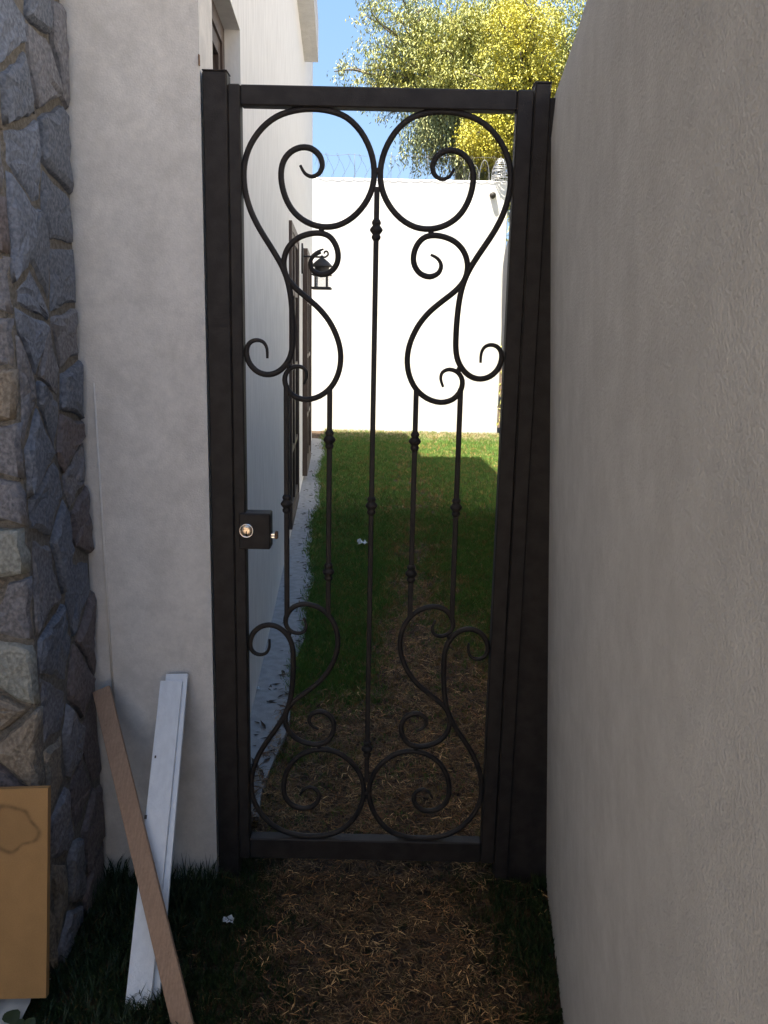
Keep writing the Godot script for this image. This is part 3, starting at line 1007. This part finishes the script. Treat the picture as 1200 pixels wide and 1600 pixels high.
func boards() -> void:
	board("plank", "long brown raw board leaning left across the white boards", "board", Vector3(-0.3985, -0.005, -1.585), Vector3(-0.722, 0.571, -2.105), Vector3(1, 0.25, 0), 0.046, 0.012, M.raw_board)
	var wb := board("plank", "white painted board leaning on the wall, in front of its twin", "board", Vector3(-0.5265, 0.0, -1.668), Vector3(-0.5400, 0.594, -2.112), Vector3(1, 0.02, 0), 0.0575, 0.012, M.paint)
	board("plank", "white painted board leaning on the wall, half hidden behind its twin", "board", Vector3(-0.5110, 0.006, -1.690), Vector3(-0.5295, 0.606, -2.130), Vector3(1, 0.02, 0), 0.0575, 0.010, M.paint)
	# nail marks and a scuff on the front white board
	for k in [[0.33, -0.028, 0.006], [0.245, 0.004, 0.003], [0.215, 0.004, 0.0035], [0.445, -0.020, 0.004]]:
		var st := begin()
		var dn := (Vector3(-0.5400, 0.594, -2.112) - Vector3(-0.5265, 0.0, -1.668))
		var up := dn.normalized()
		var x := (Vector3(1, 0.02, 0) - up * up.x).normalized()
		var zn := x.cross(up).normalized()
		var len_ := dn.length()
		box(st, Vector3(k[1], k[0] / 0.6 * len_, 0.0004), Vector3(k[2], k[2] * 1.6, 0.0014), 0.0003, Transform3D(Basis(x, up, zn), Vector3.ZERO))
		part("nail_mark", st, M.mark, wb)
	# tan fibreboard with a ring stain
	var im := Image.create(512, 512, false, Image.FORMAT_RGB8)
	var n := noise(301, 0.012, 4)
	var fine := noise(302, 0.25, 2)
	for y in 512:
		for x in 512:
			var c := Vector3(0.39, 0.215, 0.078) * (1.0 + 0.10 * n.get_noise_2d(x, y) + 0.10 * fine.get_noise_2d(x, y))
			# texture spans the 0.42 m wide board; stain centre near the right edge
			var p := Vector2((x - 421.0) / 58.0, (y - 98.0) / 54.0)
			var a := p.angle()
			var rr := 1.0 + 0.13 * sin(3.0 * a + 1.0) + 0.09 * sin(5.0 * a)
			var d := p.length() / rr
			var ring := exp(-pow((d - 1.0) / 0.10, 2.0)) * (0.75 + 0.4 * n.get_noise_2d(x * 3.0, y * 3.0))
			var inside := clampf((1.05 - d) / 0.1, 0.0, 1.0) * 0.12
			c *= 1.0 - clampf(0.5 * ring + inside, 0.0, 0.6)
			im.set_pixel(x, y, lin(c.x, c.y, c.z))
	im.generate_mipmaps()
	var m := mat(Color.WHITE, 0.7)
	m.albedo_texture = ImageTexture.create_from_image(im)
	var o := MeshInstance3D.new()
	o.name = numbered("fibreboard")
	var st := begin()
	var f0 := Vector3(-0.7045, 0.073, -1.615)   # right lower front corner
	var f1 := Vector3(-0.7062, 0.520, -1.700)   # right upper front corner
	var w := Vector3(-0.42, -0.022, 0.0)
	var up := (f1 - f0).normalized()
	var back := w.normalized().cross(up).normalized() * 0.016
	if back.z > 0: back = -back
	st.set_smooth_group(FLAT)
	var A := [f0 + w, f1 + w, f1, f0]
	var uv := [Vector2(0, 1), Vector2(0, 0), Vector2(1, 0), Vector2(1, 1)]
	for t in [[0, 1, 2], [0, 2, 3]]:
		for i in t:
			st.set_uv(uv[i]); st.add_vertex(A[i])
	for e in [[0, 1], [1, 2], [2, 3], [3, 0]]:
		var q := [A[e[1]], A[e[0]], A[e[0]] + back, A[e[1]] + back]
		for t in [[0, 1, 2], [0, 2, 3]]:
			for i in t:
				st.set_uv(Vector2(0.02 + 0.01 * i, 0.95)); st.add_vertex(q[i])
	for t in [[2, 1, 0], [3, 2, 0]]:
		for i in t:
			st.set_uv(uv[i]); st.add_vertex(A[i] + back)
	st.generate_normals()
	o.mesh = st.commit()
	o.material_override = m
	add_child(o)
	tag(o, "tan fibreboard sheet with a round water stain, leaning on the stone column", "board")

# ------------------------------------------------------------------ ground cover
func dryness(x: float, z: float) -> float:
	var n := patch.get_noise_2d(x * 10.0, z * 10.0)
	var d := -z
	var base := 1.0 - smoothstep(2.8, 5.2, d)
	var band := exp(-pow((x - 0.12 - 0.02 * d) / (0.17 + 0.02 * d), 2.0)) * (1.0 - 0.55 * smoothstep(4.5, 10.0, d))
	var left := smoothstep(0.06, -0.22, x - 0.02) * smoothstep(2.9, 3.6, d)
	var v := 0.95 * base + 0.6 * band - 0.7 * left + 0.55 * n - 0.12
	if d < 2.3:   # in front of the gate: straw in the middle, dark turf at both sides
		v = 1.05 - 1.35 * smoothstep(0.10, 0.46, absf(x + 0.02 - 0.06 * (2.2 - d))) + 0.75 * n
	return clampf(v, 0.0, 1.0)

var patch := noise(401, 0.16, 3)

func tuft(blades: int, hgt: float, spread: float, wid: float) -> ArrayMesh:
	var st := begin()
	st.set_smooth_group(FLAT)
	for i in blades:
		var a := rng.randf() * TAU
		var base := Vector3(cos(a), 0, sin(a)) * spread * rng.randf()
		var lean := Vector3(rng.randfn(0, 0.4), 0, rng.randfn(0, 0.4))
		var h := hgt * rng.randf_range(0.6, 1.15)
		var s := Vector3(-sin(a * 3.0), 0, cos(a * 3.0)) * wid * 0.5
		var m := base + Vector3.UP * h * 0.55 + lean * h * 0.3
		var t := base + Vector3.UP * h * 0.9 + lean * h * 0.95
		tri(st, base - s, m - s * 0.8, base + s)
		tri(st, base + s, m - s * 0.8, m + s * 0.8)
		tri(st, m - s * 0.8, t, m + s * 0.8)
	st.generate_normals()
	return st.commit()

func grass() -> void:
	var greens := [Color(0.09, 0.195, 0.026), Color(0.11, 0.21, 0.03), Color(0.075, 0.17, 0.022), Color(0.15, 0.235, 0.04)]
	var drys := [Color(0.40, 0.195, 0.065), Color(0.58, 0.36, 0.15), Color(0.27, 0.12, 0.04), Color(0.30, 0.17, 0.055)]
	var sets := [[], [], []]
	var cols := [[], [], []]
	var want := 52000
	var made := 0
	while made < want:
		var d := 0.9 + 11.75 * pow(rng.randf(), 1.25)
		var z := -d
		var lo := path_edge(z) + 0.004 if z < -2.45 else -0.78
		var hi := (right_x(0.0, z) if z > -7.0 else 2.1) - 0.006
		if z > -1.0: lo = -0.6
		var x := rng.randf_range(lo - (0.02 if z < -2.45 else 0.0), hi)
		if z > -2.17 and x < -0.735 and z < -1.76: continue
		if z < -2.12 and z > -2.45 and x < -0.44: continue
		made += 1
		var dry := dryness(x, z)
		if rng.randf() < dry * 0.75: continue
		var k := rng.randi() % 3
		var near := smoothstep(6.0, 2.0, d)
		var sc := lerpf(1.0, 0.75, near) * rng.randf_range(0.7, 1.2) * lerpf(1.0, 0.6, dry)
		if absf(x - lo) < 0.05 or hi - x < 0.04: sc *= 1.25
		var b := Basis(Vector3.UP, rng.randf() * TAU).scaled(Vector3(1, 1, 1) * sc)
		sets[k].append(Transform3D(b, Vector3(x, -0.004, z)))
		var g: Color = greens[rng.randi() % 4]
		if rng.randf() < 0.12 + 0.5 * dry: g = g.lerp(drys[rng.randi() % 4], 0.75)
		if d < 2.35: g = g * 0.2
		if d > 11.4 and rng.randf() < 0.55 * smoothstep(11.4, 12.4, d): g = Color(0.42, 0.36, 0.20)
		cols[k].append(g * rng.randf_range(0.8, 1.2))
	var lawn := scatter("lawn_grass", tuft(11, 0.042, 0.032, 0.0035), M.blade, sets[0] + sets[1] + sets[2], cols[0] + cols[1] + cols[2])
	tag(lawn, "short green grass of the lawn beyond and around the gate", "grass")
	# cut straw lying on the bare ground
	var sm := begin()
	sm.set_smooth_group(FLAT)
	for i in 5:
		var a := rng.randf() * TAU
		var c := Vector3(rng.randfn(0, 0.012), 0.002 + 0.003 * i, rng.randfn(0, 0.012))
		var u := Vector3(cos(a), rng.randf_range(-0.1, 0.25), sin(a)) * rng.randf_range(0.006, 0.015)
		var v := Vector3(-sin(a), 0.3, cos(a)) * rng.randf_range(0.0007, 0.0014)
		var bow := Vector3(-sin(a), 0.6, cos(a)) * rng.randf_range(-0.0009, 0.0009)
		quad(sm, c - u - v * 0.3, c - u + v * 0.3, c + bow + v, c + bow - v)
		quad(sm, c + bow - v, c + bow + v, c + u + v * 0.3, c + u - v * 0.3)
	sm.generate_normals()
	var straw := sm.commit()
	var sx := []
	var sc2 := []
	for i in 64000:
		var d := 1.0 + 7.5 * pow(rng.randf(), 1.7)
		var z := -d
		var lo := path_edge(z) - 0.06 * smoothstep(4.2, 2.6, d) if z < -2.3 else -0.72
		var x := rng.randf_range(lo, right_x(0.0, z) - 0.01)
		if z < -2.12 and z > -2.45 and x < -0.44: continue
		var dry := dryness(x, z)
		var clump := clampf(0.5 + 1.1 * patch.get_noise_2d(x * 34.0 + 300.0, z * 34.0), 0.0, 1.0)
		if rng.randf() > (dry * 0.95 + 0.03) * (0.5 + 0.5 * clump): continue
		if d > 4.2 and rng.randf() < 0.45 * smoothstep(4.2, 6.5, d): continue
		var onpath := 0.024 if (z < -2.42 and x < path_edge(z)) else 0.0
		if onpath > 0.0 and rng.randf() < 0.5: continue
		sx.append(Transform3D(Basis.from_euler(Vector3(rng.randfn(0, 0.2), rng.randf() * TAU, rng.randfn(0, 0.2))).scaled(Vector3.ONE * (rng.randf_range(0.4, 1.0) if rng.randf() < 0.8 else rng.randf_range(1.0, 1.4)) * (0.8 if d < 2.4 else 1.0)), Vector3(x, onpath + rng.randf_range(0.0, 0.007), z)))
		var c: Color = drys[rng.randi() % 4]
		sc2.append(c * lerpf(0.7, 1.15, clump) * (rng.randf_range(0.25, 0.7) if rng.randf() < 0.8 else rng.randf_range(0.9, 1.5)))
	var o := scatter("dry_straw", straw, M.straw, sx, sc2)
	tag(o, "brown dry grass clippings scattered under and before the gate", "straw")
	# longer dark blades at the foot of the plastered wall
	var bx := []
	var bc := []
	for i in 260:
		var p := Vector3(rng.randf_range(-0.74, -0.42), 0, rng.randf_range(-2.14, -1.98))
		bx.append(Transform3D(Basis(Vector3.UP, rng.randf() * TAU).scaled(Vector3(1, rng.randf_range(0.6, 1.5), 1)), p))
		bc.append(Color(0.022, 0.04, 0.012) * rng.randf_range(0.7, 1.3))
	for i in 420:
		var p := Vector3(rng.randf_range(-0.74, -0.42), 0, rng.randf_range(-2.0, -1.45))
		bx.append(Transform3D(Basis(Vector3.UP, rng.randf() * TAU).scaled(Vector3(1, rng.randf_range(0.4, 0.9), 1)), p))
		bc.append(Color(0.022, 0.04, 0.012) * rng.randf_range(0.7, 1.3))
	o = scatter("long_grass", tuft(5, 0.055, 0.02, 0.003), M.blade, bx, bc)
	tag(o, "longer dark grass at the foot of the house corner and the leaning boards", "grass")

# ------------------------------------------------------------------ litter
func scrap(label: String, at: Vector3, size: float, m: Material, sd: int) -> void:
	rng.seed = sd
	var st := begin()
	st.set_smooth_group(FLAT)
	var g := []
	for i in 5:
		var row := []
		for j in 5:
			row.append(at + Vector3((i - 2) * size / 5.0 + rng.randfn(0, size * 0.06), 0.004 + absf(rng.randfn(0, size * 0.16)), (j - 2) * size / 6.0 + rng.randfn(0, size * 0.06)))
		g.append(row)
	for i in 4:
		for j in 4:
			quad(st, g[i][j], g[i][j + 1], g[i + 1][j + 1], g[i + 1][j])
	tag(part("paper_scrap", st, m), label, "litter")

func litter() -> void:
	scrap("crumpled white scrap on the dark ground in front of the gate", Vector3(-0.3733, 0.012, -1.9489), 0.033, M.paper, 61)
	scrap("white scrap lying in the lawn beyond the gate's middle bar", Vector3(-0.1398, 0.035, -5.8135), 0.075, M.paper, 62)
	scrap("pale scrap on the concrete strip beside the house", Vector3(-0.505, 0.03, -3.35), 0.028, M.paper, 63)
	rng.seed = 77
	# fallen leaves on the strip
	var tx := []
	var tc := []
	for i in 240:
		var s := 0.25 + 9.0 * pow(rng.randf(), 1.5)
		var z := -2.15 - s
		var x := HOUSE.x - 0.0572 * s + rng.randf_range(0.01, path_edge(z) - HOUSE.x + 0.0572 * s + 0.01) 
		if rng.randf() < 0.55: x = path_edge(z) - absf(rng.randfn(0, 0.035))
		tx.append(Transform3D(Basis.from_euler(Vector3(1.5 + rng.randfn(0, 0.15), rng.randf() * TAU, 0)).scaled(Vector3.ONE * rng.randf_range(0.4, 1.2)), Vector3(x, 0.031, z)))
		tc.append(Color(0.06, 0.035, 0.02) * rng.randf_range(0.5, 1.6))
	var o := scatter("fallen_leaves", leaf_mesh(0.05, 0.014), M.straw, tx, tc)
	tag(o, "small dry leaves and crumbs scattered along the concrete strip", "leaf litter")
	# pale sheet and plant under the fibreboard
	var st := begin()
	st.set_smooth_group(1)
	var g := []
	for i in 9:
		var row := []
		for j in 7:
			row.append(Vector3(-1.02 + i * 0.034 + rng.randfn(0, 0.003), 0.012 + 0.052 * sin(PI * j / 6.0) * (0.6 + 0.4 * sin(i * 1.1)) + rng.randfn(0, 0.003), -1.74 + j * 0.028))
		g.append(row)
	for i in 8:
		for j in 6:
			quad(st, g[i][j], g[i + 1][j], g[i + 1][j + 1], g[i][j + 1])
	tag(part("plastic_sheet", st, M.sheet), "crumpled pale plastic sheet under the tan fibreboard", "plastic sheet")
	var pl := thing("small_plant", "low dark leafy plant in front of the pale sheet at lower left", "plant", Vector3(-0.785, 0.0, -1.60))
	var sst := begin()
	for k in 9:
		var tip := Vector3(-0.055 + 0.0135 * k + rng.randf_range(-0.008, 0.008), rng.randf_range(0.02, 0.06), rng.randf_range(-0.01, 0.04))
		tube(sst, [Vector3.ZERO, tip * 0.5 + Vector3(0, 0.012, 0), tip], [0.0022, 0.0016, 0.001], 5)
		var lf := begin()
		lf.set_smooth_group(1)
		var dir := Vector3(tip.x, 0.0, tip.z).normalized()
		var sd := Vector3(-dir.z, 0, dir.x)
		var L := rng.randf_range(0.034, 0.05)
		var prev := []
		for i in 6:
			var t := i / 5.0
			var w := L * 0.42 * sin(PI * clampf(t, 0.02, 0.98))
			var c := tip + dir * L * (t - 0.3) + Vector3.UP * (0.008 * sin(PI * t) - 0.006 * t)
			var cur := [c - sd * w + Vector3.UP * 0.003, c, c + sd * w + Vector3.UP * 0.003]
			if i > 0:
				quad(lf, prev[0], cur[0], cur[1], prev[1])
				quad(lf, prev[1], cur[1], cur[2], prev[2])
			prev = cur
		part("leaf", lf, M.leaf_dark, pl)
	part("stem", sst, M.leaf_dark, pl)
